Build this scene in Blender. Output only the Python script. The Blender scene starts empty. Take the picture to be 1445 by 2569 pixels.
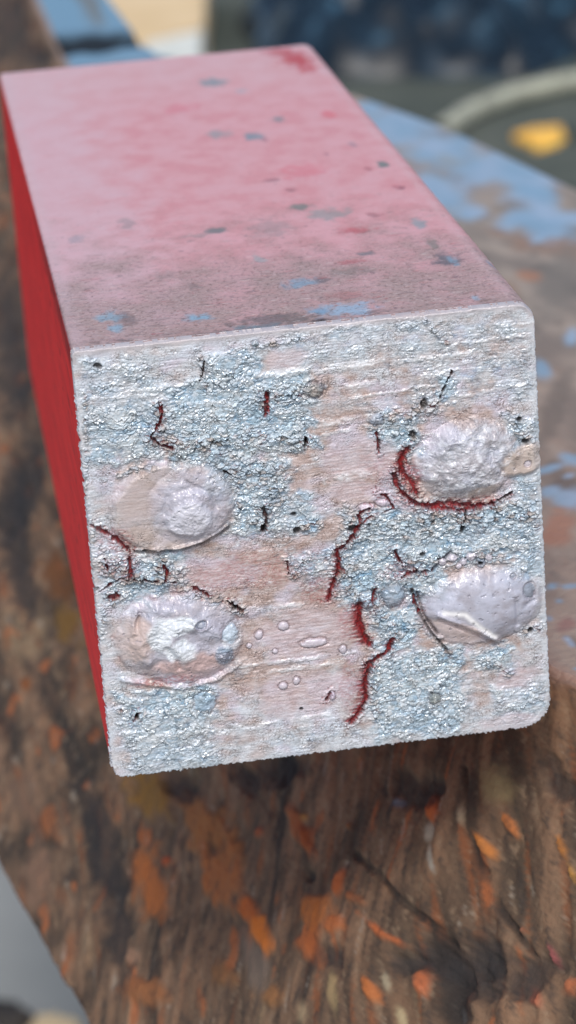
import bpy, math, random
import numpy as np
from mathutils import Matrix, Vector
S = bpy.context.scene
# ------------------------------------------------------------------ camera
F_PX, PW, PH = 7271.1, 1445.0, 2569.0
R = np.array([[0.9875711789173869, -0.1414142299455738, -0.06859433023667712],
              [-0.11209927048904679, -0.3278335178217234, -0.938061265668951],
              [0.11016769094222434, 0.9340916444126398, -0.3396113656975049]])   # rows: right, down, forward
C = np.array([-0.010378, -0.23566845, 0.10895878])
SENS = 24.0
cd = bpy.data.cameras.new("camera"); cam = bpy.data.objects.new("camera", cd); S.collection.objects.link(cam)
cd.sensor_fit = 'VERTICAL'; cd.sensor_height = SENS; cd.lens = F_PX / PH * SENS
cd.clip_start = 0.01; cd.clip_end = 100
M = Matrix.Identity(4)
for i in range(3):
    M[i][0] = R[0][i]; M[i][1] = -R[1][i]; M[i][2] = -R[2][i]; M[i][3] = C[i]
cam.matrix_world = M
cd.dof.use_dof = True; cd.dof.focus_distance = 0.251; cd.dof.aperture_fstop = cd.lens / 2.15
S.camera = cam
# ------------------------------------------------------------------ light: bright overcast
SUN_EL, SUN_AZ = math.radians(50), math.radians(188)       # azimuth measured clockwise from +y
w = bpy.data.worlds.new("World"); S.world = w; w.use_nodes = True
nt = w.node_tree; bg = nt.nodes["Background"]
sky = nt.nodes.new("ShaderNodeTexSky"); sky.sky_type = 'NISHITA'; sky.sun_disc = False
sky.sun_elevation = SUN_EL; sky.sun_rotation = SUN_AZ; sky.dust_density = 3.0; sky.air_density = 1.0; sky.ozone_density = 1.5
nt.links.new(sky.outputs[0], bg.inputs[0]); bg.inputs[1].default_value = 0.14
sl = bpy.data.lights.new("sun", 'SUN'); sl.energy = 1.5; sl.angle = math.radians(12); sl.color = (1.0, .96, .9)
so = bpy.data.objects.new("sun", sl); S.collection.objects.link(so)
sd = Vector((math.sin(SUN_AZ) * math.cos(SUN_EL), math.cos(SUN_AZ) * math.cos(SUN_EL), math.sin(SUN_EL)))
so.rotation_euler = sd.to_track_quat('Z', 'Y').to_euler()
S.view_settings.view_transform = 'Standard'; S.view_settings.look = 'None'
S.view_settings.exposure = 0.2; S.view_settings.gamma = 1.0; S.view_settings.use_curve_mapping = False

# ------------------------------------------------------------------ numeric helpers
def at(x, y, axis, val):
    d = R.T @ np.array([(x - PW / 2) / F_PX, (y - PH / 2) / F_PX, 1.0])
    return C + d * (val - C[axis]) / d[axis]
def face(x, y):                      # photo position -> millimetres on the block's end (u right, v up)
    p = at(x, y, 1, 0.0); return p[0] * 1e3, p[2] * 1e3
def sst(a, b, x):
    t = np.clip((x - a) / (b - a), 0, 1); return t * t * (3 - 2 * t)
_lat = {}
def vn(x, y, seed=0):                # gradient noise, about -1..1
    if seed not in _lat:
        a = np.random.RandomState(seed + 11).rand(256, 256) * 2 * np.pi
        _lat[seed] = (np.cos(a).astype(np.float32), np.sin(a).astype(np.float32))
    gx, gy = _lat[seed]
    xi = np.floor(x).astype(int); yi = np.floor(y).astype(int); fx = x - xi; fy = y - yi
    u = fx * fx * fx * (fx * (fx * 6 - 15) + 10); v = fy * fy * fy * (fy * (fy * 6 - 15) + 10)
    def g(i, j):
        a, b = (xi + i) & 255, (yi + j) & 255
        return gx[a, b] * (fx - i) + gy[a, b] * (fy - j)
    return 1.5 * ((g(0, 0) * (1 - u) + g(1, 0) * u) * (1 - v) + (g(0, 1) * (1 - u) + g(1, 1) * u) * v)
def fbm(x, y, seed=0, o=4, gain=.5):
    r = 0; a = 1; n = 0
    for k in range(o):
        r = r + a * vn(x * 2 ** k + 17 * k, y * 2 ** k + 5 * k, seed + k); n += a; a *= gain
    return r / n * 1.3
def worley(x, y, seed=0):            # F1, F2, cell id noise
    rs = np.random.RandomState(seed + 99); jx = rs.rand(256, 256); jy = rs.rand(256, 256); ji = rs.rand(256, 256)
    xi = np.floor(x).astype(int); yi = np.floor(y).astype(int)
    f1 = np.full(x.shape, 9.); f2 = np.full(x.shape, 9.); cid = np.zeros(x.shape)
    for i in (-1, 0, 1):
        for j in (-1, 0, 1):
            a, b = (xi + i) & 255, (yi + j) & 255
            d = np.hypot(xi + i + jx[a, b] - x, yi + j + jy[a, b] - y)
            c = d < f1
            f2 = np.where(c, f1, np.minimum(f2, d)); cid = np.where(c, ji[a, b], cid); f1 = np.where(c, d, f1)
    return f1, f2, cid
def local(mask, fn, *arrs):           # evaluate noise only where it matters
    out = np.zeros(mask.shape); out[mask] = fn(*[a_[mask] for a_ in arrs]); return out
def lin(c):
    c = np.array(c, float) / 255.; return np.where(c <= .04045, c / 12.92, ((c + .055) / 1.055) ** 2.4)
def mix(a, b, m):
    return a * (1 - m[..., None]) + b * m[..., None]
def seg(U, V, pts):                  # distance to a polyline
    d = np.full(U.shape, 1e9)
    for (x0, y0), (x1, y1) in zip(pts[:-1], pts[1:]):
        dx, dy = x1 - x0, y1 - y0; L = dx * dx + dy * dy + 1e-12
        t = np.clip(((U - x0) * dx + (V - y0) * dy) / L, 0, 1)
        d = np.minimum(d, np.hypot(U - x0 - t * dx, V - y0 - t * dy))
    return d

# ------------------------------------------------------------------ object helpers
def tag(o, label=None, cat=None, group=None, kind=None):
    if label: o['label'] = label
    if cat: o['category'] = cat
    if group: o['group'] = group
    if kind: o['kind'] = kind
    return o
def empty(name, loc=(0, 0, 0)):
    o = bpy.data.objects.new(name, None); S.collection.objects.link(o); o.location = loc
    o.empty_display_size = .01
    return o
def mesh_obj(name, V, Fq, mat, parent=None, col=None, aux=None, smooth=True):
    me = bpy.data.meshes.new(name)
    V = np.asarray(V, np.float32); Fq = np.asarray(Fq, np.int32); k = Fq.shape[1]
    me.vertices.add(len(V)); me.vertices.foreach_set("co", V.ravel())
    me.loops.add(Fq.size); me.loops.foreach_set("vertex_index", Fq.ravel())
    me.polygons.add(len(Fq)); me.polygons.foreach_set("loop_start", np.arange(0, Fq.size, k, dtype=np.int32))
    me.polygons.foreach_set("loop_total", np.full(len(Fq), k, np.int32))
    me.update(calc_edges=True)
    me.polygons.foreach_set("use_smooth", np.full(len(me.polygons), smooth))
    for nm, a in (("Col", col), ("Aux", aux)):
        if a is not None:
            at_ = me.attributes.new(nm, 'FLOAT_COLOR', 'POINT')
            a4 = np.ones((len(V), 4), np.float32); a4[:, :3] = np.asarray(a).reshape(-1, 3)
            at_.data.foreach_set("color", a4.ravel())
    me.materials.append(mat)
    o = bpy.data.objects.new(name, me); S.collection.objects.link(o)
    if parent: o.parent = parent
    return o
def grid_faces(ni, nj, wrap=False):
    i = np.arange(ni - 1)[:, None]; j = np.arange(nj if wrap else nj - 1)[None, :]; j2 = (j + 1) % nj
    return np.stack([i * nj + j, i * nj + j2, (i + 1) * nj + j2, (i + 1) * nj + j], -1).reshape(-1, 4)
def compact(V, Fq, *attrs):
    used = np.unique(Fq); m = np.full(len(V), -1, np.int64); m[used] = np.arange(len(used))
    return (V[used], m[Fq]) + tuple(a[used] for a in attrs)
def attr_mat(name, metallic=0., rough=.5, coat=0., coat_rough=.2, spec=.5, bump=None):
    """colour from the mesh's Col attribute; Aux = (roughness, metallic, -)"""
    m = bpy.data.materials.new(name); m.use_nodes = True; n = m.node_tree; b = n.nodes["Principled BSDF"]
    a = n.nodes.new("ShaderNodeAttribute"); a.attribute_name = "Col"; n.links.new(a.outputs["Color"], b.inputs["Base Color"])
    x = n.nodes.new("ShaderNodeAttribute"); x.attribute_name = "Aux"; s = n.nodes.new("ShaderNodeSeparateColor")
    n.links.new(x.outputs["Color"], s.inputs[0]); n.links.new(s.outputs[0], b.inputs["Roughness"]); n.links.new(s.outputs[1], b.inputs["Metallic"])
    b.inputs["Coat Weight"].default_value = coat; b.inputs["Coat Roughness"].default_value = coat_rough
    n.links.new(s.outputs[2], b.inputs["Specular IOR Level"])
    if bump:
        tc = n.nodes.new("ShaderNodeTexCoord"); t = n.nodes.new("ShaderNodeTexNoise"); t.inputs["Scale"].default_value = bump[0]; t.inputs["Detail"].default_value = 4
        bp = n.nodes.new("ShaderNodeBump"); bp.inputs["Distance"].default_value = bump[1]; bp.inputs["Strength"].default_value = 1
        n.links.new(tc.outputs["Object"], t.inputs["Vector"]); n.links.new(t.outputs[0], bp.inputs["Height"]); n.links.new(bp.outputs[0], b.inputs["Normal"])
    return m
def noise_mat(name, c1, c2, scale=30, rough=.7, metallic=0., c3=None, bump=.0, lo=.35, hi=.65, spec=.4):
    m = bpy.data.materials.new(name); m.use_nodes = True; n = m.node_tree; b = n.nodes["Principled BSDF"]
    tc = n.nodes.new("ShaderNodeTexCoord"); t = n.nodes.new("ShaderNodeTexNoise"); t.inputs["Scale"].default_value = scale; t.inputs["Detail"].default_value = 6
    cr = n.nodes.new("ShaderNodeValToRGB"); cr.color_ramp.elements[0].position = lo; cr.color_ramp.elements[1].position = hi
    cr.color_ramp.elements[0].color = (*lin(c1), 1); cr.color_ramp.elements[1].color = (*lin(c2), 1)
    if c3 is not None:
        e = cr.color_ramp.elements.new((lo + hi) / 2); e.color = (*lin(c3), 1)
    n.links.new(tc.outputs["Object"], t.inputs["Vector"]); n.links.new(t.outputs[0], cr.inputs[0]); n.links.new(cr.outputs[0], b.inputs["Base Color"])
    b.inputs["Roughness"].default_value = rough; b.inputs["Metallic"].default_value = metallic; b.inputs["Specular IOR Level"].default_value = spec
    if bump:
        bp = n.nodes.new("ShaderNodeBump"); bp.inputs["Distance"].default_value = bump; n.links.new(t.outputs[0], bp.inputs["Height"]); n.links.new(bp.outputs[0], b.inputs["Normal"])
    return m

# ================================================================== THE GROUND
GZ = -0.30
ground_mat = noise_mat("ground_mat", (128, 130, 124), (166, 166, 160), 5, .95, c3=(147, 148, 142), bump=.002, spec=.1)
N = 160
gx = np.sign(np.linspace(-1, 1, N)) * np.abs(np.linspace(-1, 1, N)) ** 3 * 30
X, Y = np.meshgrid(gx, gx + .4, indexing='ij')
Z = GZ + .002 * vn(X * 9, Y * 9, 3) - .002
tag(mesh_obj("ground", np.stack([X, Y, Z], -1).reshape(-1, 3), grid_faces(N, N), ground_mat), kind="structure")

soil_mat = noise_mat("soil_mat", (66, 72, 66), (98, 102, 94), 7, .95, c3=(80, 86, 80), bump=.002, spec=.1)
xs_ = np.linspace(-4, 6, 90); ty = np.linspace(0, 1, 60) ** 2
Xs, Ts = np.meshgrid(xs_, ty, indexing='ij'); Y0 = 1.28 + .10 * vn(Xs * 2, Xs * 0, 9) + .02 * vn(Xs * 14, Xs * 0, 10)
Zs = GZ + .004 + .003 * vn(Xs * 6, Ts * 30, 12) * (Ts > 0) + .003
tag(mesh_obj("soil", np.stack([Xs, Y0 + Ts * 12, Zs], -1).reshape(-1, 3), grid_faces(90, 60)[:, ::-1], soil_mat), kind="structure")
GS = GZ + .007

# ================================================================== THE TIMBER UNDER THE BLOCK
ys = np.concatenate([np.linspace(-.085, .16, 470, endpoint=False), np.linspace(.16, .34, 150, endpoint=False), np.linspace(.34, 1.12, 170)])
XL = np.interp(ys, [-.085, -.07, -.05, -.02, .007, .013, .08, .2, .343, .42, .75], [.094, .082, .070, .057, .045, .0415, .036, .026, .018, .017, .014])
XR = np.interp(ys, [-.085, -.07, -.04, .0, .12, .196, .247, .283, .31, .343, .42, .75], [.098, .112, .12, .122, .108, .089, .079, .068, .052, .0365, .0335, .028])
XB = np.interp(ys, [-.085, -.05, -.02, .015, .047, .072, .1, .13, .2, .4, .75], [.085, .046, .026, .0058, -.0026, -.0074, -.0125, -.018, -.032, -.036, -.03])
def smooth1(a, n=9):
    k = np.hanning(n + 2)[1:-1]; k /= k.sum(); return np.convolve(np.pad(a, n // 2, 'edge'), k, 'valid')
XL, XR, XB = smooth1(XL, 11), smooth1(XR, 11), smooth1(XB, 21)
NT, NBv, NF, NU = 130, 14, 330, 24
secx, secz, part_s = [], [], []
q = np.linspace(0, 1, NT)[None, :]
rb = .0022                                                           # rounding of the near rim
topx = XR[:, None] + (XL[:, None] + rb - XR[:, None]) * q; topz = np.zeros_like(topx)
a = np.linspace(0, 1, NBv + 1)[1:][None, :] * math.radians(62)
bvx = (XL[:, None] + rb) - rb * np.sin(a); bvz = 0 * XL[:, None] - rb * (1 - np.cos(a))
f = np.linspace(0, 1, NF + 1)[1:][None, :]
x0, z0 = bvx[:, -1:], bvz[:, -1:]
flx = x0 + (XB[:, None] - x0) * f; flz = z0 + (-.052 - z0) * (f ** .93) + .0
a = np.linspace(0, 1, NU + 1)[1:][None, :]
legz = -.066 + (GZ + .002 + .066) * sst(.93, .97, ys)[:, None]           # its far end is notched over a support leg
unx = XB[:, None] + a * (XR[:, None] - XB[:, None] - .004); unz = -.052 + (legz + .052) * sst(0, .35, a) + 0 * unx
BX = np.concatenate([topx, bvx, flx, unx], 1); BZ = np.concatenate([topz, bvz, flz, unz], 1)
BY = np.repeat(ys[:, None], BX.shape[1], 1)
# arclength across, in metres
sarc = np.concatenate([np.zeros((len(ys), 1)), np.cumsum(np.hypot(np.diff(BX, axis=1), np.diff(BZ, axis=1)), 1)], 1)
sarc = sarc - sarc[:, NT - 1:NT]                                    # 0 at the near rim; negative on the top
# photo-to-surface lookup, used only to read off where the flakes and stains lie on the wood
P = np.stack([BX, BY, BZ], -1) - C
cx = P @ R[0]; cy = P @ R[1]; cz = P @ R[2]
PXL, PYL = PW / 2 + F_PX * cx / cz, PH / 2 + F_PX * cy / cz
def on_wood(px, py, flank):
    sl_ = slice(NT + 4, NT + NBv + NF) if flank else slice(0, NT)
    d = np.hypot(PXL[:, sl_] - px, PYL[:, sl_] - py); i, j = np.unravel_index(d.argmin(), d.shape)
    j += sl_.start; return BY[i, j], sarc[i, j]
def patch(px, py, rx, ry, flank, wob=.35, seed=0, tilt=0.):
    """a soft irregular spot centred on a surface point; radii in photo pixels converted to metres there"""
    y0_, s0 = on_wood(px, py, flank)
    e = 14
    ya, sa = on_wood(px + e, py, flank); yb, sb = on_wood(px, py + e, flank)
    J = np.array([[ya - y0_, yb - y0_], [sa - s0, sb - s0]]) / e
    if abs(np.linalg.det(J)) < 1e-12: return np.zeros_like(BX)
    Ji = np.linalg.inv(J); dy_, ds = BY - y0_, sarc - s0
    u = Ji[0, 0] * dy_ + Ji[0, 1] * ds; v = Ji[1, 0] * dy_ + Ji[1, 1] * ds
    c_, s_ = math.cos(tilt), math.sin(tilt); u, v = u * c_ + v * s_, -u * s_ + v * c_
    r = np.hypot(u / rx, v / ry); k_ = r < 2.2
    r = r + wob * local(k_, lambda y_, s_: fbm(y_ * 260 + seed * 3.1, s_ * 420 + seed, 40, 3), BY, sarc)
    m = np.where(k_, 1 - sst(.45, 1.35, r), 0)
    top = sarc <= 0.0004
    return m * (~top if flank else top)
flank = sst(.0, .0022, sarc)
# relief: fibres run along the timber and turn down towards its near end
GN = sarc - 1.25 * .02 * np.log1p(np.exp((.045 - BY) / .02)) * flank
wrp = fbm(BY * 18, GN * 40, 5, 2)
fib = fbm(BY * 60 + wrp * .4, GN * 330 + wrp * 2.2, 8, 4); fib2 = fbm(BY * 150, GN * 900, 14, 3)
lump = fbm(BY * 60, GN * 120, 21, 4)
gap = 1 - np.abs(fbm(BY * 26 + wrp * .8, GN * 130 + wrp * 2, 30, 2)) * 3.2; gap = np.clip(gap, 0, 1) ** 3
crumb = fbm(BY * 420, GN * 700, 16, 4, .65)
H = flank * (.00022 * fib + .0001 * fib2 + .0006 * lump - .0002 * gap + .00026 * crumb) + (1 - flank) * (.00012 * fbm(BY * 120, GN * 300, 50, 4))
base = mix(lin((78, 66, 55))[None, None] * np.ones(BX.shape + (1,)), lin((142, 112, 88)), sst(-.55, .65, fib * .4 + lump * .75))
blot = fbm(BY * 95 + 2, GN * 150 + 5, 24, 5, .6)
base = mix(base, lin((126, 98, 76)), .7 * sst(-.1, .5, blot)); base = mix(base, lin((50, 44, 40)), .65 * sst(.05, .5, -blot))
base = mix(base, lin((150, 130, 100)), .45 * sst(.25, .7, fbm(BY * 35 + 9, GN * 120, 61, 4)))
base = mix(base, lin((138, 80, 46)), .55 * sst(.22, .6, fbm(BY * 70, GN * 330 + 7, 66, 4)))
base = mix(base, lin((42, 40, 39)), .8 * sst(.2, .6, fbm(BY * 28 + 3, GN * 160 + 2, 71, 4)))
base = mix(base, lin((50, 44, 40)), .35 * gap)
base = mix(base, lin((62, 56, 52)), .7 * sst(.1, .55, crumb)); base = mix(base, lin((142, 122, 100)), .5 * sst(.15, .6, -crumb))
base = mix(base, lin((160, 94, 56)), .7 * sst(.42, .62, fbm(BY * 130 + 3, GN * 260, 74, 3)) )
base = mix(base, lin((160, 150, 135)), .5 * sst(.5, .75, fbm(BY * 210, GN * 700 + 1, 77, 3)))
topc = mix(lin((128, 119, 111))[None, None] * np.ones(BX.shape + (1,)), lin((158, 146, 134)), sst(-.5, .5, fbm(BY * 55, sarc * 130, 80, 4)))
topc = mix(topc, lin((140, 104, 84)), .55 * sst(.15, .6, fbm(BY * 45 + 4, sarc * 90, 85, 3)))
topc = mix(topc, lin((96, 90, 86)), .6 * sst(.2, .6, fbm(BY * 90 + 4, sarc * 200, 88, 3)))
col = mix(topc, base, flank)
rimb = np.exp(-((sarc - .0009) / .0011) ** 2); col = mix(col, lin((165, 142, 130)), .55 * rimb)
ORANGE = [(125,2070,22,48,150,82,52),(375,1990,42,60,150,96,46),(375,2210,45,78,180,92,48),(520,2070,62,95,168,96,56),(555,2195,45,95,178,96,56),
 (625,2285,24,20,196,92,44),(662,2350,20,52,226,112,44),(750,2060,15,42,182,88,48),(778,2125,15,60,170,78,42),(852,2215,17,26,206,94,44),
 (795,2290,40,50,204,104,48),(842,2325,26,26,206,100,50),(780,2370,28,42,192,92,46),(960,2340,42,15,214,100,52),(890,2255,22,10,170,90,55),
 (1078,2030,15,40,220,100,48),(1275,2060,13,30,206,108,56),(1213,2115,12,36,214,116,52),(1060,2465,26,32,222,108,64),(935,2490,15,32,206,104,52),
 (1160,2480,18,32,206,104,58),(340,2480,34,30,160,88,54),(390,2500,30,30,160,92,58),(1430,2470,22,32,206,104,66),(873,2070,10,12,180,98,54),
 (150,1450,38,60,120,66,36),(175,1570,30,42,132,84,38),(70,1720,13,22,140,72,38),(1310,1815,20,16,170,82,42),(1416,2130,10,22,196,110,50),
 (1440,2200,10,24,206,130,56),(768,2050,10,12,190,110,44),(650,2090,14,16,170,80,50),(1385,2395,9,24,206,92,92),(1350,2500,24,22,206,98,70),
 (420,2160,12,20,180,76,42),(1200,2350,14,10,150,88,56),(1310,2330,12,20,150,74,50),(560,2450,26,34,140,86,56),(680,2500,34,30,150,92,58)]
for k, (px, py, rx, ry, *c) in enumerate(ORANGE):
    m = patch(px, py, rx, ry, True, .8, k, .6 if rx > ry * 1.8 else -.25) * (1 - .45 * sst(.1, .6, crumb))
    col = mix(col, lin(c) * np.array([.78, 1.06, 1.1]), (.92 if px < 700 else .72) * m); H = H + .0004 * m
for k, (px, py, rx, ry, c) in enumerate([(1240,1965,62,36,(135,120,88)),(1075,2085,12,22,(165,158,142)),(1078,2160,10,34,(150,148,138)),(1150,2048,12,20,(160,145,120)),
    (962,2458,12,18,(160,150,125)),(325,2392,24,22,(165,128,102)),(1000,2010,14,14,(105,115,130)),(830,2480,16,60,(150,130,95)),(755,2540,20,30,(160,140,110)),(1000,2550,14,24,(175,160,125)),(1142,2540,10,14,(190,190,190)),
    (90,2190,34,90,(125,98,80)),(640,2420,40,60,(118,104,92)),(60,2000,40,70,(112,90,74))]):
    m = patch(px, py, rx, ry, True, .5, k + 60); col = mix(col, lin(c), .8 * m)
for k, (px, py, rx, ry) in enumerate([(255,2110,55,190),(830,2405,36,40),(1150,2430,60,60),(1330,2450,62,80),(1140,2500,34,120),(455,1975,48,42),(775,2195,16,18),(290,2330,40,120),(1010,2420,60,30),(700,1930,80,40),(1040,1990,60,40),(60,1480,40,90),(1400,1960,30,60),(1230,2420,70,70),(620,1960,40,40),(20,60,70,110),(90,140,40,30),(20,850,60,260),(60,1200,60,130),(20,1250,40,160),(30,1350,50,80)]):
    m = patch(px, py, rx, ry, True, .6, k + 90); col = mix(col, lin((46, 45, 46)), .75 * m); H = H - .0006 * m
for pts, wd in [([(890,2145),(960,2205),(1050,2290),(1110,2345),(1200,2440)], .0003), ([(1165,1930),(1172,2060),(1200,2160),(1250,2270),(1330,2390)], .00022), ([(1110,2345),(1120,2450),(1110,2560)], .0007)]:
    q_ = [on_wood(x_, y_, True) for x_, y_ in pts]
    d = seg(BY * .35, sarc, [(a_ * .35, b_) for a_, b_ in q_]) + .00015 * fbm(BY * 400, sarc * 500, 93, 3)
    m = (1 - sst(wd * .7, wd * 1.5, d)) * (flank > .3); m = m * sst(-.5, .25, fbm(BY * 130, sarc * 200, 96, 3)); col = mix(col, lin((42, 38, 36)), .75 * m); H = H - .0004 * m
BLUE = [(925,262,46,20),(1000,310,90,52),(1110,370,110,48),(1230,420,120,50),(1320,455,80,50),(1100,480,90,40),(1180,530,70,24),(1360,500,40,50),(1290,545,90,34),(1370,560,70,36),(1430,540,60,22),(1350,590,40,16),
 (1431,842,18,20),(1384,1166,28,13),(1440,1150,34,16),(1430,1245,60,22),(1378,1225,30,16),(1436,1462,22,9),(1386,1462,14,9),(1425,1607,17,8),(1378,1547,8,8),(1444,1668,9,8),(1362,920,22,30),
 (1425,1190,14,8),(1405,1500,10,6)]
for k, (px, py, rx, ry) in enumerate(BLUE):
    m = patch(px, py, rx, ry, False, .38, k + 130); col = mix(col, mix(lin((128, 160, 184))[None, None] * np.ones(BX.shape + (1,)), lin((150, 172, 194)), sst(-.4, .5, lump)), .92 * m); H = H + .00012 * m
for k, (px, py, rx, ry, c) in enumerate([(1235,472,44,26,(150,138,128)),(1130,400,46,14,(140,150,155)),(1400,1320,50,50,(160,118,98)),(1330,690,40,14,(165,118,92)),(1420,1560,26,18,(140,108,104)),(1390,1020,40,90,(112,105,98)),(900,245,30,12,(165,150,140)),(1400,700,60,90,(120,115,108))]):
    m = patch(px, py, rx, ry, False, .45, k + 160); col = mix(col, lin(c), .75 * m)
# far blue-painted length with a cross crack
far = sst(.325, .34, BY) * (sarc <= .0005)
blotch = sst(.1, .55, fbm(BY * 18, sarc * 160, 170, 3))
col = mix(col, mix(lin((112, 150, 174))[None, None] * np.ones(BX.shape + (1,)), lin((112, 116, 114)), .85 * blotch), far * .95)
yc = on_wood(230, 110, False)[0]
crk = np.abs(BY - yc - .0025 * vn(sarc * 150, BY * 0, 175)) ; m = (1 - sst(.005, .011, crk + .003 * sst(-.01, -.016, sarc))) * (sarc < .001); H = H - .003 * m; m = (1 - sst(.006, .012, np.abs(BY - yc - .004) + .004 * sst(-.008, -.016, sarc))) * (sarc < .001); col = mix(col, lin((20, 22, 26)), .95 * m)
# displace along the section normal
dX = np.gradient(BX, axis=1); dZ = np.gradient(BZ, axis=1); L_ = np.hypot(dX, dZ) + 1e-9
nx, nz = dZ / L_, -dX / L_
sgn = np.where(nz[:, :NT].mean() < 0, -1, 1); nx, nz = nx * sgn, nz * sgn
under = (np.abs(BX - .02) < .03) & (BY > -.002) & (BY < .13) & (sarc <= 0)
H = np.where(sarc <= .0005, np.minimum(H, .0) - .00025, H)
VX, VZ = BX + nx * H, BZ + nz * H
# near end of the timber closes on itself; right flank
V3 = np.stack([VX, BY, VZ], -1)
NR = 24
t = np.linspace(0, 1, NR)[::-1][None, :]
rx_ = XR[:, None] - .004 * t + .006 * np.sin(t * 3.1); rz_ = legz * t + 0 * rx_
V3 = np.concatenate([np.stack([rx_, BY[:, :NR], rz_], -1)[:, :-1], V3], 1)
ccol = np.concatenate([np.ones((len(ys), NR - 1, 3)) * lin((80, 66, 54)), col], 1)
rough_ = np.full(ccol.shape[:2], .82); rough_[:, NR - 1:][sarc <= 0] = .7
aux = np.stack([rough_, rough_ * 0, rough_ * 0 + .25], -1)
wood_mat = attr_mat("weathered_timber_mat", spec=.25, bump=(900, .0003))
log = mesh_obj("weathered_timber", V3.reshape(-1, 3), grid_faces(*V3.shape[:2])[:, ::-1], wood_mat, col=ccol, aux=aux)
tag(log, "long rough brown timber with orange flakes and worn blue paint on top, under the block", "timber")

# ================================================================== THE PAINTED BLOCK
Wd, Hh, Ln = 40.0, 39.8, 125.7                                       # millimetres
block = empty("painted_block", (0.02, 0.0628, 0)); tag(block, "square red painted block whose silvery end carries four lumpy blobs, lying on the timber", "block")
OFF = np.array([0.02, 0.0628, 0])
RAD = dict(TL=.5, TR=1.7, BR=2.7, BL=1.2)
def sdf(U, V):                                                       # inside positive
    r = np.where(U > Wd / 2, np.where(V > Hh / 2, RAD['TR'], RAD['BR']), np.where(V > Hh / 2, RAD['TL'], RAD['BL']))
    x = np.abs(U - Wd / 2) - Wd / 2 + r; y = np.abs(V - Hh / 2) - Hh / 2 + r
    return -(np.minimum(np.maximum(x, y), 0) + np.hypot(np.maximum(x, 0), np.maximum(y, 0)) - r)

# ---- end coating height field
NG = 860
u1 = np.linspace(-.6, Wd + .6, NG); v1 = np.linspace(-.6, Hh + .6, NG)
U, V = np.meshgrid(u1, v1, indexing='ij')
def F(pts): return [face(*p) for p in pts]
SC = 40.0 / 1150.0                                                   # mm per photo pixel on the end
def blob(px, py, rx, ry, wob=0., seed=0, rot=0., fq=.6):
    c = face(px, py); x, y = U - c[0], V - c[1]; c_, s_ = math.cos(rot), math.sin(rot); x, y = x * c_ + y * s_, -x * s_ + y * c_
    r = np.hypot(x / (rx * SC), y / (ry * SC))
    return r + wob * local(r < 2.2, lambda a_, b_: fbm(a_ * fq + seed * 7.3, b_ * fq + seed * 3.1, 200 + seed % 7, 4), U, V) if wob else r
wu = fbm(U * .5, V * .5, 300, 4); wv = fbm(U * .5 + 50, V * .5, 304, 4)
# warped coordinates for the crackle
cu, cv = U + .5 * wu + .12 * fbm(U * 3, V * 3, 310, 2), V + .5 * wv + .1 * fbm(U * 3 + 9, V * 3, 312, 2)
f1, f2, cid = worley(cu * 1.9, cv * 3.0, 1); g1, g2, gid = worley(cu * 3.6 + 5, cv * 5.2, 2)
cell = np.clip(1 - f1 * 1.25, -.3, 1); cell2 = np.clip(1 - g1 * 1.3, -.3, 1)
crack = 1 - sst(.02, .2, f2 - f1); crack2 = 1 - sst(.02, .24, g2 - g1)
streak = fbm(U * .22 + 3, V * 3.4 + .5 * wu, 320, 4, .6); streak2 = fbm(U * .5, V * 6.5, 325, 3, .6)
fine = fbm(U * 7, V * 9, 330, 3, .65)
wr = 1 - np.abs(fbm(U * 1.9 + wu, V * 4.2 + wv, 340, 3)) * 2.0       # wavy wrinkles
# blue-grey crackled regions against smoother pinkish film
K = np.zeros_like(U)
for k, (x0, y0, x1, y1, a_) in enumerate([(190,900,420,1010,.55),(505,880,665,965,1),(400,955,800,1135,1),(200,1010,420,1160,.8),(560,1150,745,1345,.85),(730,1285,810,1340,.9),
    (920,1030,1065,1135,.9),(1270,1040,1375,1150,.9),(850,1285,1130,1500,.95),(1050,1270,1375,1400,.9),(925,1520,1060,1640,1),(915,1640,1180,1845,1),(285,1735,550,1800,1),
    (290,1780,560,1950,.7),(1180,1620,1290,1690,.9),(1280,1180,1375,1430,.75),(838,1375,920,1515,1),(235,1395,440,1500,.9),(1220,1710,1390,1830,.6),(620,1240,800,1335,.6),
    (715,1380,850,1450,.7),(700,800,1340,880,.35),(1080,925,1170,1010,.8),(640,1840,1200,1900,.3),(1000,880,1370,1000,.35),(500,1120,640,1240,.8),(370,1380,470,1450,.8),(1250,1400,1380,1460,.8)]):
    c = F([(x0, y0), (x1, y1)]); cxm, cym = (c[0][0] + c[1][0]) / 2, (c[0][1] + c[1][1]) / 2; hx, hy = abs(c[1][0] - c[0][0]) / 2, abs(c[1][1] - c[0][1]) / 2
    d = np.maximum(np.abs(U - cxm) - hx, np.abs(V - cym) - hy) + .9 * fbm(U * .8 + k, V * 1.1, 350, 4)
    K = np.maximum(K, a_ * (1 - sst(-1.3, .5, d)))
K = np.clip(K + .45 * fbm(U * .4, V * .6, 360, 4) + .12 * fbm(U * 2, V * 4, 365, 2), 0, 1)
amp = .3 + .95 * sst(-.4, .5, fbm(U * .45 + 3, V * .6 + 5, 345, 3))     # how strongly the film has wrinkled
Hf = .05 * streak * sst(-.5, .5, fbm(U * .2 + 9, V * .3, 348, 2)) + .018 * streak2 + .012 * fine + .12 * wu
Hf = Hf + amp * (K * (.10 * cell + .022 * cell2 + .04 * wr) + (1 - K) * (.012 * cell2 + .03 * wr))
Hf = Hf - amp * (.07 * crack * K + .018 * crack2 * (.3 + .7 * K))
Hf = Hf + .06 * sst(.3, .7, K)
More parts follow.
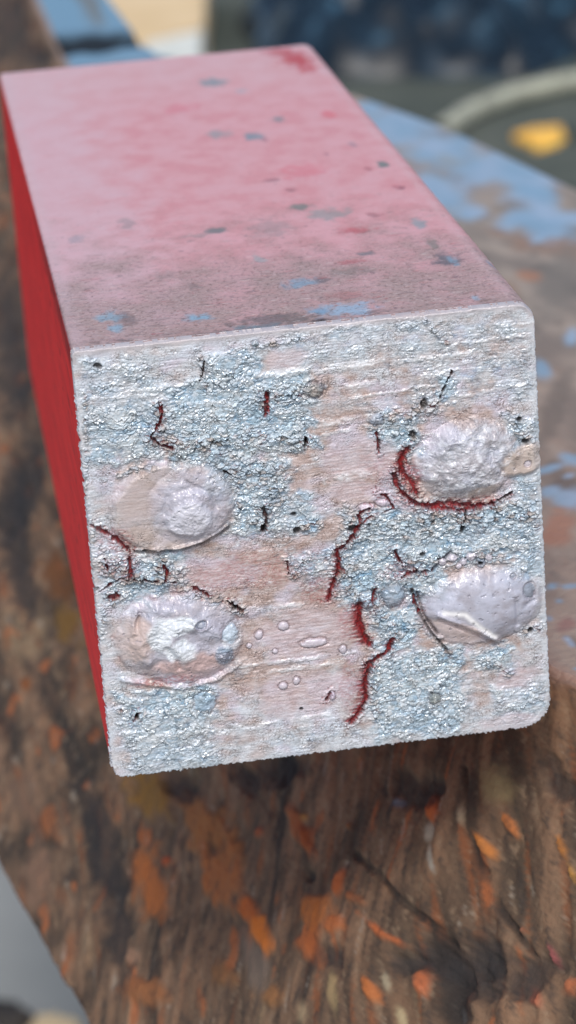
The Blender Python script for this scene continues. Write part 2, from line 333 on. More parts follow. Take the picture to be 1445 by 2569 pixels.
# colours
one = np.ones(U.shape + (1,))
pink = mix(lin((200, 184, 180)) * one, lin((174, 152, 144)), sst(-.5, .6, fbm(U * .9, V * 2.2, 370, 4)))
pink = mix(pink, lin((206, 200, 214)), .8 * sst(-.1, .45, fbm(U * .28 + 4, V * .4, 375, 3)))
blue = mix(lin((184, 208, 222)) * one, lin((118, 166, 198)), sst(-.1, .6, fbm(U * .8 + 8, V * 1.1, 380, 4)))
blue = mix(blue, lin((206, 214, 216)), .7 * sst(.0, .5, fbm(U * 1.6, V * 2.6, 385, 3)))
pale = sst(.05, .6, np.maximum.reduce([1 - V / 8, (V - 31) / 9 + .15 - U * .012, 1 - U / 4, (U - 36) / 4]) + .6 * wu) * sst(-1, .2, -np.abs(fbm(U * .4, V * .6, 388, 2)))
E_ = mix(mix(pink, lin((212, 224, 234)) * one, .75 * pale), blue, K * (1 - .35 * pale))
E_ = mix(E_, lin((240, 243, 246)), .8 * sst(.36, .62, streak * .7 + .4 * streak2 + .45 * fine))
E_ = mix(E_, lin((240, 244, 248)), .85 * sst(.5, .8, cid) * sst(.1, .5, cell) * K)
E_ = mix(E_, lin((62, 74, 88)), .9 * amp * crack * K * sst(-.45, .2, fbm(U * 1.3, V * 1.3, 390, 3)) + .30 * crack2 * (.3 + .7 * K))
E_ = mix(E_, lin((98, 76, 70)), (.25 + .45 * amp) * crack2 * (1 - K) * sst(-.5, .2, fbm(U * .7 + 1, V * .7, 392, 3)))
E_ = mix(E_, lin((92, 74, 66)), .55 * sst(.35, .7, fbm(U * 2.1, V * 3.1, 395, 4)) * sst(.0, .5, fbm(U * .3, V * .3 + 7, 398, 2)))
q1, q2, qid = worley(U * .62 + .55 * wu + .22 * fbm(U * 2.2, V * 2.2, 640, 3), V * .95 + .55 * wv + .22 * fbm(U * 2.2 + 9, V * 2.2, 643, 3), 9)
Kf = sst(.35, .75, K); step = np.round(qid * 3) / 3
Hf = Hf + Kf * (.20 * (step - .4) * sst(.0, .10, q2 - q1))                # plates lying at different levels
lipf = np.exp(-((q2 - q1 - .09) / .05) ** 2) * Kf * (qid > .5); Hf = Hf + .10 * lipf
gapf = (1 - sst(.0, .055, q2 - q1)) * Kf * sst(-.3, .2, fbm(U * .5, V * .7, 646, 3)); Hf = Hf - .12 * gapf
E_ = mix(E_, lin((58, 56, 62)), .75 * gapf); E_ = mix(E_, lin((236, 242, 246)), .55 * lipf)
E_ = mix(E_, mix(lin((150, 180, 202)) * one, lin((206, 212, 214)), qid), .35 * Kf)
# smooth lilac film, hardly wrinkled
SM = 0
for k, (px, py, rx, ry) in enumerate([(770,1590,150,75),(760,1740,150,70),(900,1150,110,60),(880,1230,70,35),(330,1250,80,60),(720,900,60,28),(1280,1810,90,30),(1040,1760,1,1),(560,1440,100,36),(1290,1700,70,30)]):
    SM = np.maximum(SM, 1 - sst(.6, 1.15, blob(px, py, rx, ry, .35, k)))
Hf = Hf * (1 - .62 * SM); Hf = Hf + SM * (.035 * fbm(U * .5, V * 5, 650, 4, .65) + .02 * fbm(U * 4, V * 6, 655, 2)); E_ = mix(E_, mix(lin((210, 198, 204)) * one, lin((188, 168, 172)), sst(-.3, .4, fbm(U * .8, V * 3.5, 648, 3))), .62 * SM)
# crumbly seams: coarse granules with a dark tone and red primer between them
Zn = np.zeros_like(U)
for k, (pts, wd) in enumerate([([(235,1400),(300,1440),(430,1450)],34),([(440,1470),(600,1530)],20),([(560,1180),(700,1200),(660,1300)],32),([(740,1320),(800,1310)],16),([(880,1300),(960,1330),(1100,1300),(1350,1290)],36),([(850,1400),(880,1470)],34),
    ([(1080,1410),(1240,1395)],22),([(940,1060),(1060,1030),(1100,1010)],24),([(990,1180),(1010,1240),(1100,1290)],18),([(1270,1040),(1360,1130)],20),([(400,1020),(420,1120),(640,1090),(760,1110)],22),([(370,1100),(580,1130)],18),([(660,1000),(800,980)],24),
    ([(930,1530),(990,1600)],22),([(1060,1560),(1130,1640)],12),([(300,1500),(260,1520),(250,1600)],12),([(1320,1580),(1370,1560)],16),([(990,1390),(1060,1440)],24),([(1040,1090),(1020,1140)],14),([(380,1170),(300,1190)],10),([(590,1160),(600,1280),(560,1330)],12),
    ([(1220,1660),(1280,1690)],12),([(290,1780),(350,1790)],12),([(505,900),(520,980)],8),([(640,870),(760,850)],8),([(1060,800),(1120,860)],8),([(930,1680),(940,1800)],12),([(720,1400),(740,1440)],14),([(215,1000),(215,1250),(240,1400)],8),([(400,1380),(420,1420)],14)]):
    d = seg(U, V, F(pts)); k_ = d < wd * SC * 2.4
    d = d / (wd * SC) + local(k_, lambda a_, b_: .9 * fbm(a_ * .9 + k, b_ * 1.3, 620, 4), U, V)
    Zn = np.maximum(Zn, np.where(k_, 1 - sst(.1, 1.5, d), 0))
zw, zw2 = .35 * fbm(U * 1.6, V * 1.6, 630, 3), .3 * fbm(U * 1.6 + 20, V * 1.6, 633, 3)
z1, z2, zid = worley(U * 1.5 + .8 * wu + zw, V * 3.1 + .8 * wv + zw2, 5)
zgap = 1 - sst(.03, .3, z2 - z1); zdome = np.clip(1 - z1 * 1.2, -.2, 1)
Zn = Zn * sst(-.5, .15, fbm(U * 1.1 + 4, V * 1.4, 636, 4))
Hf = Hf + Zn * (.10 + .20 * zdome * (.3 + 1.1 * zid) - .22 * zgap + .12 * wr)
E_ = mix(E_, mix(lin((176, 194, 208)) * one, lin((222, 226, 228)), sst(.3, .7, zid)), .6 * Zn)
E_ = mix(E_, lin((150, 128, 112)), .6 * Zn * sst(.75, .85, zid))
gap_tone = mix(lin((40, 40, 44)) * one, lin((104, 22, 30)), sst(.1, .3, fbm(U * .6 + 5, V * .6, 625, 3)))
E_ = mix(E_, gap_tone, .9 * Zn * zgap * (.4 + .6 * sst(-.2, .3, fbm(U * 1.5, V * 1.5, 638, 2))))
rough = .42 + .18 * fbm(U * 2, V * 3, 400, 3); gl = sst(.55, .75, gid) * sst(.0, .4, cell2) * K * (1 - SM); metal = .08 + .5 * gl; rough = rough - .2 * gl
# dragged ridges, with white highlight bands painted into their colour
wn2 = .16 * fbm(U * 2.2, V * 2.2, 410, 3); wn3 = sst(-.5, .3, fbm(U * .6, V * .8, 415, 3)); wn4 = .45 + .55 * sst(-.4, .3, fbm(U * 3, V * 5, 417, 3))
for pts, wd in [([(290,985),(560,955)],4),([(640,943),(960,905)],6),([(790,935),(1180,885)],5),([(800,1066),(945,1043)],6),([(870,972),(1150,930)],7),([(810,1090),(930,1070)],4),([(600,1672),(890,1638)],4),
    ([(640,1690),(860,1662)],4),([(540,1843),(830,1790)],5),([(340,1852),(700,1812)],5),([(820,1205),(912,1190)],10),([(1150,1732),(1240,1722)],5),([(1060,1010),(1340,962)],4),([(1070,935),(1180,915)],8),
    ([(230,1000),(400,990)],4),([(690,1035),(740,1030)],4),([(1120,870),(1330,838)],4),([(880,1000),(1140,960)],3),([(560,1560),(560,1561)],3),([(1000,1770),(1180,1745)],3),([(620,1530),(760,1515)],5),([(1060,1700),(1200,1680)],3)]:
    q_ = F(pts); d = seg(U, V, q_) + wn2; m = (1 - sst(wd * SC * .3, wd * SC * 2.0, d)) * wn3
    Hf = Hf + .08 * m; E_ = mix(E_, lin((240, 244, 248)), .62 * m * wn4); rough = rough - .1 * m

# ---- the four blobs and the drops
part = np.zeros(U.shape, int)                                        # 0 coating, 1..4 blobs, 5.. drops
def dome(r, h, p=.5): return h * np.sqrt(np.clip(1 - np.clip(r, 0, 1) ** 2, 0, 1)) ** (2 * p)
def press(mask, new_h, h_old=.25):                                   # a smoother skin replaces the relief below
    global Hf
    Hf = Hf * (1 - mask * (1 - h_old)) + new_h
def ridge(pts, wd, h, seed=0, wob=.12):
    q_ = F(pts); d = seg(U, V, q_); d = d + wob * local(d < 3, lambda a_, b_: fbm(a_ * 1.7 + seed, b_ * 1.7, 420, 3), U, V); return h * np.exp(-np.clip(d / (wd * SC), 0, 9) ** 2)
lil = mix(lin((182, 186, 202)) * one, lin((164, 164, 176)), sst(-.3, .4, fbm(U * .6, V * .8, 437, 4)))
# M1 upper right, lumpy and cratered
r1 = blob(1172, 1152, 136, 108, .10, 1, .1); part[r1 < .97] = 1
m1 = 1 - sst(.68, 1.12, r1); press(m1, dome(r1, 1.7, 1.0) + m1 * (.16 * fbm(U * 1.1, V * 1.1, 430, 4)), .75)
lumpy = sst(-.2, .3, fbm(U * .5 + 3, V * .5 + 1, 433, 2))
rt = blob(1315, 1150, 75, 45, .15, 2, .3); mt = 1 - sst(.7, 1.05, rt); press(mt, .5 * mt, .3)
E_ = mix(E_, lin((176, 186, 200)), .55 * m1); E_ = mix(E_, lin((196, 180, 170)), .9 * np.maximum(mt, (1 - sst(.6, 1.05, blob(1230, 1235, 90, 36, .2, 3, .2))) * m1))
mm = .7 * m1 * sst(.0, .35, fbm(U * 1.5, V * 1.5, 436, 4)); E_ = mix(E_, lin((236, 240, 246)), .6 * mm); Hf = Hf + .08 * mm * cell
for p_, wd, h in [([(1190,1055),(1160,1090),(1120,1100)],14,.4),([(1225,1110),(1232,1150),(1255,1175)],7,-.28),([(1090,1130),(1130,1090)],16,.2),([(1150,1215),(1200,1200),(1260,1215)],12,.25),([(1100,1190),(1108,1205)],6,-.25),([(1215,1090),(1270,1100),(1290,1140)],14,.3)]:
    Hf = Hf + ridge(p_, wd, h, wd)
# M2 middle left, with a lower rim
r2 = blob(480, 1265, 108, 108, .08, 4); part[r2 < .97] = 2
r2o = blob(430, 1270, 160, 118, .08, 5, .1); m2o = 1 - sst(.86, 1.02, r2o)
press(m2o, .55 * m2o + 0, .6); m2 = 1 - sst(.66, 1.14, r2); press(m2, dome(r2, 1.1, 1.0) + m2 * (.16 * fbm(U * .9, V * .9, 431, 4)), .5)
E_ = mix(E_, lin((182, 170, 164)), .6 * m2o * (1 - m2)); E_ = mix(E_, lil, .7 * m2)
mi = 1 - sst(.7, 1.05, blob(470, 1290, 62, 52, .3, 6)); E_ = mix(E_, lin((214, 216, 226)), .6 * mi); Hf = Hf + .3 * mi + mi * .08 * cell
Hf = Hf + ridge([(450,1225),(480,1212),(530,1230),(540,1265)], 9, -.28, 2) + ridge([(420,1240),(410,1275),(440,1310)], 8, -.15, 3)
Hf = Hf + ridge([(340,1378),(440,1372),(510,1352),(570,1315)], 5, .3, 4, .04)
d = seg(U, V, F([(340,1384),(440,1379),(512,1359),(576,1322)])); m = np.exp(-(d / (5 * SC)) ** 2); Hf = Hf - .25 * m; E_ = mix(E_, lin((96, 80, 74)), .55 * m)
# M3 lower left, broad and hollowed
r3 = blob(448, 1600, 166, 122, .07, 7, -.12); part[r3 < .97] = 3
m3 = 1 - sst(.7, 1.12, r3); press(m3, dome(r3, 1.3, .9) + m3 * (.2 * fbm(U * .7, V * .7, 432, 4)), .45); E_ = mix(E_, lil, .75 * m3)
E_ = mix(E_, lin((196, 176, 168)), .85 * m3 * (1 - sst(.7, 1.1, blob(330, 1600, 60, 70, .3, 8))))
E_ = mix(E_, lin((200, 172, 168)), .85 * m3 * (1 - sst(.7, 1.1, blob(500, 1665, 120, 46, .3, 9))))
for p_, wd, h in [([(390,1500),(380,1560),(350,1610),(370,1650)],16,.45),([(400,1520),(470,1530),(500,1560)],14,.35),([(440,1570),(430,1600),(460,1640)],14,.3),([(440,1560),(520,1560),(570,1600),(560,1640)],12,.3),
    ([(470,1600),(520,1610)],22,-.35),([(340,1530),(332,1560),(334,1580)],7,.35),([(347,1542),(342,1565)],5,-.35),([(448,1670),(440,1645),(420,1620)],8,-.3),([(310,1705),(390,1718),(460,1722),(540,1705),(600,1665)],6,.28),([(400,1650),(380,1620)],20,-.3)]:
    Hf = Hf + ridge(p_, wd, h, wd)
mw = m3 * (1 - sst(.7, 1.15, np.minimum.reduce([blob(440, 1560, 60, 26, .4, 10), blob(450, 1625, 40, 32, .4, 11), blob(395, 1590, 30, 60, .4, 12), blob(580, 1590, 26, 40, .3, 13)])))
Hf = Hf + .1 * mw * cell; E_ = mix(E_, lin((228, 236, 242)), .75 * mw)
mb = 1 - sst(.7, 1.1, blob(562, 1640, 28, 32, .3, 14)); E_ = mix(E_, lin((110, 142, 166)), .6 * mb); Hf = Hf + .2 * mb * cell2
# M4 right, smooth
r4 = blob(1206, 1517, 168, 106, .06, 15, .05); part[r4 < .97] = 4
m4 = 1 - sst(.74, 1.1, r4); press(m4, dome(r4, 1.4, .85) + m4 * (.06 * fbm(U * .6, V * .6, 434, 3)), .12); E_ = mix(E_, lil, .9 * m4)
mg = m4 * (1 - sst(.7, 1.1, blob(1140, 1580, 90, 34, .2, 16, -.35))); E_ = mix(E_, lin((206, 188, 184)), .85 * mg); Hf = Hf - .25 * mg
for p_, wd, h in [([(1095,1535),(1150,1555),(1200,1575),(1250,1605)],6,.3),([(1100,1548),(1150,1568),(1200,1590),(1245,1615)],5,-.3),([(1060,1500),(1080,1570),(1130,1610)],10,-.12),([(1200,1450),(1190,1480),(1215,1500)],12,.10),
    ([(1270,1470),(1300,1500)],14,.12),([(1330,1460),(1340,1500),(1320,1510)],7,-.25),([(1290,1500),(1296,1560)],6,-.2),([(1150,1470),(1120,1510)],14,.1)]:
    Hf = Hf + ridge(p_, wd, h, wd, .05)
mw = np.exp(-(seg(U, V, F([(1110,1528),(1160,1530),(1195,1560),(1240,1592)])) / (7 * SC)) ** 2) * m4; E_ = mix(E_, lin((252, 252, 252)), .85 * mw)  # white highlight above the crease, painted into the colour
for p_, c in [([(1033,1478),(1048,1530),(1080,1585),(1122,1632)], (70, 62, 62)), ([(1046,1488),(1062,1540),(1098,1590)], (110, 100, 100)), ([(1085,1430),(1110,1400),(1130,1385)], (110, 112, 122))]:
    d = seg(U, V, F(p_)) + .04 * fbm(U * 3, V * 3, 440, 2); m = np.exp(-(d / (4 * SC)) ** 2); Hf = Hf - .4 * m; E_ = mix(E_, lin(c), .85 * m)
met_m = np.clip(m1 * .6 + m2 + m3 + m4, 0, 1); rough = rough * (1 - met_m) + .24 * met_m; metal = metal * (1 - .9 * met_m)
for k, r_b in enumerate((r1, r2o, r3, r4)):                          # shadowed rim round each blob, painted into the colour
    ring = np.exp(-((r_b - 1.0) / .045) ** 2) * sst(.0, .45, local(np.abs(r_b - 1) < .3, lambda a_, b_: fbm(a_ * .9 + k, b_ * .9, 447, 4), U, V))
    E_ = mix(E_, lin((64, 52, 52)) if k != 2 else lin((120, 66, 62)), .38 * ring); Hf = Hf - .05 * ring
for k, (r_b, n_) in enumerate(((r1, 16), (r3, 14), (r4, 9), (r2, 7))): # pits and nicks in the skins
    pit = sst(.42, .6, local(r_b < 1, lambda a_, b_: fbm(a_ * 1.5 + 3 * k, b_ * 1.7, 449, 3), U, V)); E_ = mix(E_, lin((120, 120, 134)), .4 * pit); Hf = Hf - .07 * pit
# drops
DROPS = [(712,1570,13,12,.30,None),(650,1592,11,11,.28,None),(744,1708,9,10,.26,None),(711,1720,11,10,.3,None),(690,1634,7,7,.2,None),(788,1612,33,13,.26,None),(860,1628,11,11,.28,None),
 (986,1493,32,27,.9,(142,156,172)),(921,1504,19,23,.6,(178,192,206)),(625,1620,7,7,.2,None),(944,1052,17,15,.4,(150,160,176)),(787,978,24,18,.5,(128,128,124)),
 (515,1760,28,28,.14,(150,178,200)),(1090,1751,16,14,.4,(110,112,98)),(834,1744,8,10,.3,(190,180,200)),(640,862,10,8,.3,(110,130,140)),(575,1585,22,26,.35,(170,192,210)),(500,1557,15,12,.35,(170,180,196)),
 (1110,1408,11,10,.3,None),(1135,1398,13,11,.35,None),(1160,1408,10,10,.3,None),(1182,1395,13,12,.35,None),(1206,1412,12,12,.3,(120,130,150)),(1150,1420,8,8,.25,None),(1226,1398,9,9,.25,None),(1325,1478,16,20,.35,(110,124,138)),(1284,1441,7,7,.2,(150,160,175)),
 (920,1272,22,10,.3,(215,205,220)),(962,1262,20,10,.25,(210,196,210)),(1322,1160,9,9,.2,None)]
for k, (px, py, rx, ry, h, c) in enumerate(DROPS):
    r = blob(px, py, rx, ry, .3, k, 0, 1.6); m = 1 - sst(.85, 1.08, r); press(m, dome(r, h * (.9 if c is None else .75), .5) + (0 if c is None else .08 * m * fbm(U * 2.2, V * 2.2, 444, 3) ), .25 if c is None else .5)
    Hf = Hf - .12 * np.exp(-((r - 1.1) / .16) ** 2)
    E_ = mix(E_, lin(c if c else (206, 200, 210)), (.85 if c is None else .6) * m); rough = rough * (1 - m) + .3 * m; E_ = mix(E_, lin((96, 74, 84)), .35 * np.exp(-((r - 1.08) / .14) ** 2))
    if rx >= 9: part[r < 1.02] = 5 + k

# ---- splits in the coating with the red paint showing
redc = mix(lin((132, 18, 26)) * one, lin((74, 8, 16)), sst(-.3, .5, fbm(U * 3, V * 3, 450, 3)))
wn1 = fbm(U * 1.3 + 3, V * 1.3, 460, 2)
CR = [([(512,905),(508,940),(500,955)],3,1),([(398,1012),(407,1040),(396,1070),(378,1095),(400,1115),(430,1122)],6,0),([(669,988),(667,1036)],11,0),([(1135,930),(1112,975),(1098,1012)],4,1),([(945,1085),(951,1135)],6,0),
 ([(1022,1125),(1008,1160),(1012,1185),(1040,1225),(1046,1240)],14,0),([(986,1190),(1000,1225),(1030,1255),(1075,1268),(1150,1280),(1235,1262)],10,0),([(1075,1268),(1120,1262),(1200,1268)],12,0),([(1235,1262),(1284,1235)],5,1),
 ([(945,1233),(972,1248),(986,1272),(965,1284)],5,0),([(925,1276),(900,1290),(902,1318),(880,1352),(848,1382),(852,1428),(838,1460),(825,1506)],8,0),([(905,1515),(903,1560),(914,1590),(927,1616)],12,0),
 ([(986,1604),(970,1634),(942,1652),(918,1668)],9,0),([(926,1665),(916,1720),(922,1752),(905,1785),(880,1816)],9,0),([(232,1318),(290,1350),(326,1382),(326,1442)],9,0),([(412,1420),(420,1436),(414,1450)],8,0),
 ([(660,1270),(668,1300),(660,1330)],9,1),([(275,1498),(298,1492)],10,0),([(488,1475),(520,1492)],8,0),([(572,1508),(604,1530)],6,1),([(940,1478),(934,1512)],10,0),([(1008,1446),(1040,1432),(1082,1432)],8,0),
 ([(718,1405),(726,1440)],4,0),([(990,1380),(1010,1420)],6,0),([(830,1738),(818,1756)],7,0),([(346,1790),(338,1806)],7,0),([(1040,1490),(1038,1510),(1052,1530)],5,0),
 ([(440,1460),(300,1450),(240,1490)],4,0),([(1170,1280),(1160,1320)],4,1),([(990,795),(1060,790),(1135,778)],4,0),([(560,1180),(600,1200)],3,1),([(770,1100),(764,1118)],6,1),
 ([(262,1400),(270,1425)],4,0)]
for k, (pts, wd, dark) in enumerate(CR):
    q_ = F(pts); ww = wd * SC * (.8 + .5 * wn1)
    d = seg(U, V, q_); k_ = d < 1.8
    d = d + local(k_, lambda a_, b_: .24 * fbm(a_ * 1.9 + k, b_ * 2.2, 455, 5, .6) + (.10 * fbm(a_ * .6, b_ * 7, 466, 2) if wd > 7 else 0), U, V)
    m = (1 - sst(ww * .3, ww * .95, d)) * (d < 1.5)
    spk = sst(.28, .5, local(d < 1.6, lambda a_, b_: fbm(a_ * 3.3 + k, b_ * 4.5, 457, 2), U, V)) * (1 - sst(ww * .8, ww + .75, d)) * (wd > 4)
    E_ = mix(E_, redc, .8 * spk); Hf = Hf - .1 * spk
    lip = np.exp(-((d - ww * 1.35) / .12) ** 2)
    Hf = Hf * (1 - .8 * m) - .35 * m + .10 * lip * (1 - m)
    E_ = mix(E_, (redc if not dark else lin((58, 20, 24)) * one), .97 * m); rough = rough * (1 - m) + .5 * m; metal = metal * (1 - m)
for pts, wd in [([(940,1290),(902,1318),(880,1352),(848,1382),(852,1428),(838,1460),(825,1506)],15),([(905,1512),(908,1560),(914,1590),(928,1618)],34),([(990,1604),(978,1634),(945,1656),(926,1668)],26),([(928,1665),(918,1720),(924,1752),(905,1785),(880,1816)],26),
    ([(1020,1122),(1010,1160),(1014,1190)],20),([(674,985),(676,1038)],14),([(407,1012),(410,1040),(398,1070)],8)]:
    q_ = np.array(F(pts)); o_ = np.argsort(q_[:, 1]); xl_ = np.interp(V, q_[o_, 1], q_[o_, 0]) + .1 * fbm(V * 2.5, U * 0, 458, 3)
    dd = xl_ - U; inr = sst(q_[:, 1].min() - .15, q_[:, 1].min() + .25, V) * (1 - sst(q_[:, 1].max() - .25, q_[:, 1].max() + .15, V))
    near_ = (np.abs(dd) < 4) & (inr > 0)
    reach = wd * SC * 1.6 * (.75 + .8 * local(near_, lambda a_, b_: fbm(a_ * .35, b_ * 4.5, 459, 4, .6), U, V))
    m = (dd > 0) * (1 - sst(reach * .25, reach, dd)) * inr * near_
    E_ = mix(E_, redc, .95 * m); Hf = Hf * (1 - .5 * m) - .2 * m * (1 - np.clip(dd / (wd * SC), 0, 1)); metal = metal * (1 - m)
# pink-red stain where the film is thin
st = np.zeros_like(U)
for k, (px, py, rx, ry, a_) in enumerate([(640,1430,200,60,.30),(800,1480,60,50,.35),(1150,1265,130,22,.45),(290,1350,50,40,.4),(300,1420,60,40,.35),(1010,1250,40,30,.3),(880,1720,40,90,.3),(880,1560,36,60,.4),(1000,1430,60,30,.4),(420,1705,120,16,.5),(1030,1200,30,50,.6),(960,1190,60,60,.2)]):
    st = np.maximum(st, a_ * (1 - sst(.5, 1.2, blob(px, py, rx, ry, .4, 20 + k))))
E_ = mix(E_, lin((150, 40, 46)), st * sst(-.2, .5, fbm(U * 2.5, V * 6, 470, 3) + .2))
# pits
for k, (px, py, rx, ry) in enumerate([(1064,1014,10,13),(766,1106,6,14),(884,1325,14,10),(1330,1581,8,11),(245,918,10,8),(1303,1052,8,8),(1318,1105,9,7),(590,1524,8,6),(1160,1322,8,7),(1060,1390,7,7),(1158,1328,6,10),(736,1290,9,6),(745,1330,12,9),(1205,1411,6,6),(365,1378,9,5),(1035,1090,10,12),(660,1325,8,12),(238,1478,14,7),(756,1779,5,6),(344,1798,6,8),(1100,1400,5,4)]):
    m = 1 - sst(.6, 1.15, blob(px, py, rx, ry, .45, 50 + k, 0, 2.5)); Hf = Hf - .5 * m; E_ = mix(E_, lin((44, 36, 36)), .9 * m); metal = metal * (1 - m)
wl = np.exp(-(fbm(U * 1.3 + .8 * wu, V * 3.0 + .8 * wv, 660, 3) / .035) ** 2) * sst(-.15, .35, fbm(U * .35 + 6, V * .45, 664, 3)) * (1 - .6 * SM) * (1 - .8 * met_m)
E_ = mix(E_, lin((74, 66, 70)), .7 * wl); Hf = Hf - .08 * wl          # dark wrinkle lines wandering over the whole film
# soft grime around granules
gr = sst(.15, .6, fbm(U * .9 + 2, V * 1.2, 480, 4)) * K; E_ = mix(E_, lin((118, 128, 132)), .35 * gr)
# ---- outline: crumbly edge rolling back over the block
sd_ = sdf(U, V) + .10 * fbm(U * 1.4, V * 1.4, 490, 3) * np.where(V > 36, .4, 1) + .05 * fbm(U * 4, V * 4, 493, 2) * np.clip(1 + (V < 3) * 1.6 + (U < 3) * .6 - (V > 36), .1, 3)
rr = .18; tt = np.clip(sd_, 0, rr); roll = rr - np.sqrt(np.clip(rr * rr - (rr - tt) ** 2, 0, None))
depth = -(Hf * sst(-.1, .8, sd_)) + roll
depth = np.where(sd_ < 0.02, 1.0, depth)
E_ = mix(E_, lin((166, 154, 156)), .85 * (1 - sst(.1, .7, sd_)) * (V > Hh - 1.2))
E_ = mix(E_, lin((212, 218, 224)), .25 * (1 - sst(.2, 1.3, sd_)))
Vf = np.stack([U, depth, V], -1) * 1e-3 - OFF
inside = sd_ > 0
vf = Vf.reshape(-1, 3); Fq = grid_faces(NG, NG)
fi = inside.ravel()[Fq].any(1); Fq = Fq[fi]; pf = part.ravel()[Fq[:, 0]]
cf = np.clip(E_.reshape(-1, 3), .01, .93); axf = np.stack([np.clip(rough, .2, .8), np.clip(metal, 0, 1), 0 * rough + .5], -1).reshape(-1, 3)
silver = attr_mat("silver_paint_mat", spec=.5)
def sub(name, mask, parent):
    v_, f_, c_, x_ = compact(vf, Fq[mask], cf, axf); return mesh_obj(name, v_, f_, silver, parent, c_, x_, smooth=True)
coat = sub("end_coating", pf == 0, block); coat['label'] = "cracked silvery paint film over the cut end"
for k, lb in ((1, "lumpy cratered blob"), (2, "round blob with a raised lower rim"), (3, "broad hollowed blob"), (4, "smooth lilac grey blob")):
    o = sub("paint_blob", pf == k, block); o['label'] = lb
for k in range(5, 5 + len(DROPS)):
    if (pf == k).sum() > 8: sub("paint_drop", pf == k, coat)

# ---- painted body: long sides extruded from the rounded outline
def arc(cx_, cy_, r, a0, a1, n): 
    a_ = np.radians(np.linspace(a0, a1, n)); return [(cx_ + r * math.cos(t_), cy_ + r * math.sin(t_)) for t_ in a_]
r_ = RAD
top_line = [(x_, Hh) for x_ in np.linspace(r_['TL'], Wd - r_['TR'], 520)][1:-1]
left_line = [(0, y_) for y_ in np.linspace(r_['BL'], Hh - r_['TL'], 200)][1:-1]
prof = (left_line + arc(r_['TL'], Hh - r_['TL'], r_['TL'], 180, 90, 10) + top_line + arc(Wd - r_['TR'], Hh - r_['TR'], r_['TR'], 90, 0, 20)
        + [(Wd, y_) for y_ in np.linspace(Hh - r_['TR'], r_['BR'], 40)][1:-1] + arc(Wd - r_['BR'], r_['BR'], r_['BR'], 0, -90, 16)
        + [(x_, 0) for x_ in np.linspace(Wd - r_['BR'], r_['BL'], 30)][1:-1] + arc(r_['BL'], r_['BL'], r_['BL'], 270, 180, 10))
prof = np.array(prof); dn = np.roll(prof, -1, 0) - np.roll(prof, 1, 0); dn /= np.linalg.norm(dn, axis=1)[:, None] + 1e-9
nrm = np.stack([-dn[:, 1], dn[:, 0]], 1)                              # outward (profile runs clockwise)
arcs = np.concatenate([[0], np.cumsum(np.linalg.norm(np.diff(prof, axis=0), axis=1))])
yb = .35 + (Ln - .35) * np.linspace(0, 1, 560) ** 1.35
A, Yb = np.meshgrid(arcs, yb, indexing='ij'); PX_, PZ_ = np.repeat(prof[:, :1], len(yb), 1), np.repeat(prof[:, 1:], len(yb), 1)
NXp, NZp = np.repeat(nrm[:, :1], len(yb), 1), np.repeat(nrm[:, 1:], len(yb), 1)
istop = sst(.15, .7, NZp); isleft = sst(.5, .95, -NXp)
o1 = np.ones(A.shape + (1,))
nearf = 1 - sst(-2, 62, Yb + 12 * fbm(PX_ * .16, Yb * .09, 500, 4))       # rougher, dirtier towards the cut end
grain = fbm(PX_ * .55, Yb * 1.1, 505, 4, .6); gfine = fbm(PX_ * 2.6, Yb * 4.4, 510, 3, .6)
clod = fbm(PX_ * .28, Yb * .2, 515, 4)
red = mix(lin((238, 44, 46)) * o1, lin((222, 34, 40)), sst(-.4, .5, fbm(PZ_ * .5, Yb * .05, 520, 3)))
dust_sheen = mix(lin((210, 156, 160)) * o1, lin((204, 142, 146)), sst(-.4, .5, clod))  # dust over the red, with pale sky reflection mixed into the colour
dust_sheen = mix(dust_sheen, lin((206, 176, 182)), .6 * (1 - sst(4, 15, PX_ + 3 * clod)) )
dust_sheen = mix(dust_sheen, lin((204, 172, 174)), .5 * sst(85, 120, Yb))
dust_sheen = mix(dust_sheen, lin((164, 142, 138)), .95 * sst(.2, 1.15, nearf + .35 * clod))
dust_sheen = mix(dust_sheen, lin((140, 116, 112)), .7 * sst(.15, .6, grain) * nearf)
dust_sheen = mix(dust_sheen, lin((222, 204, 204)), .5 * sst(.3, .7, gfine) * (.25 + .75 * nearf))
dust_sheen = mix(dust_sheen, lin((206, 126, 130)), .16 * sst(.15, .6, fbm(PX_ * .35, Yb * .35, 525, 3)) * (1 - nearf * .5))
Bc = mix(red, dust_sheen, istop)
Hb = (.03 * grain + .02 * gfine) * (.25 + nearf) * istop + .01 * gfine
def topp(px, py): p_ = at(px, py, 2, Hh * 1e-3); return p_[0] * 1e3, p_[1] * 1e3
def tpatch(px, py, rx, ry, k, wob=.5):
    c = topp(px, py); e1 = topp(px + rx, py); e2 = topp(px, py + ry); rX = abs(e1[0] - c[0]); rY = abs(e2[1] - c[1])
    r = np.hypot((PX_ - c[0]) / rX, (Yb - c[1]) / rY); k_ = r < 2.4
    r = r + wob * 1.5 * local(k_, lambda a_, b_: fbm(a_ * .9 + k * 3.7, b_ * .6 + k, 530, 4), PX_, Yb)
    return np.where(k_, 1 - sst(.35, 1.25, r), 0) * istop
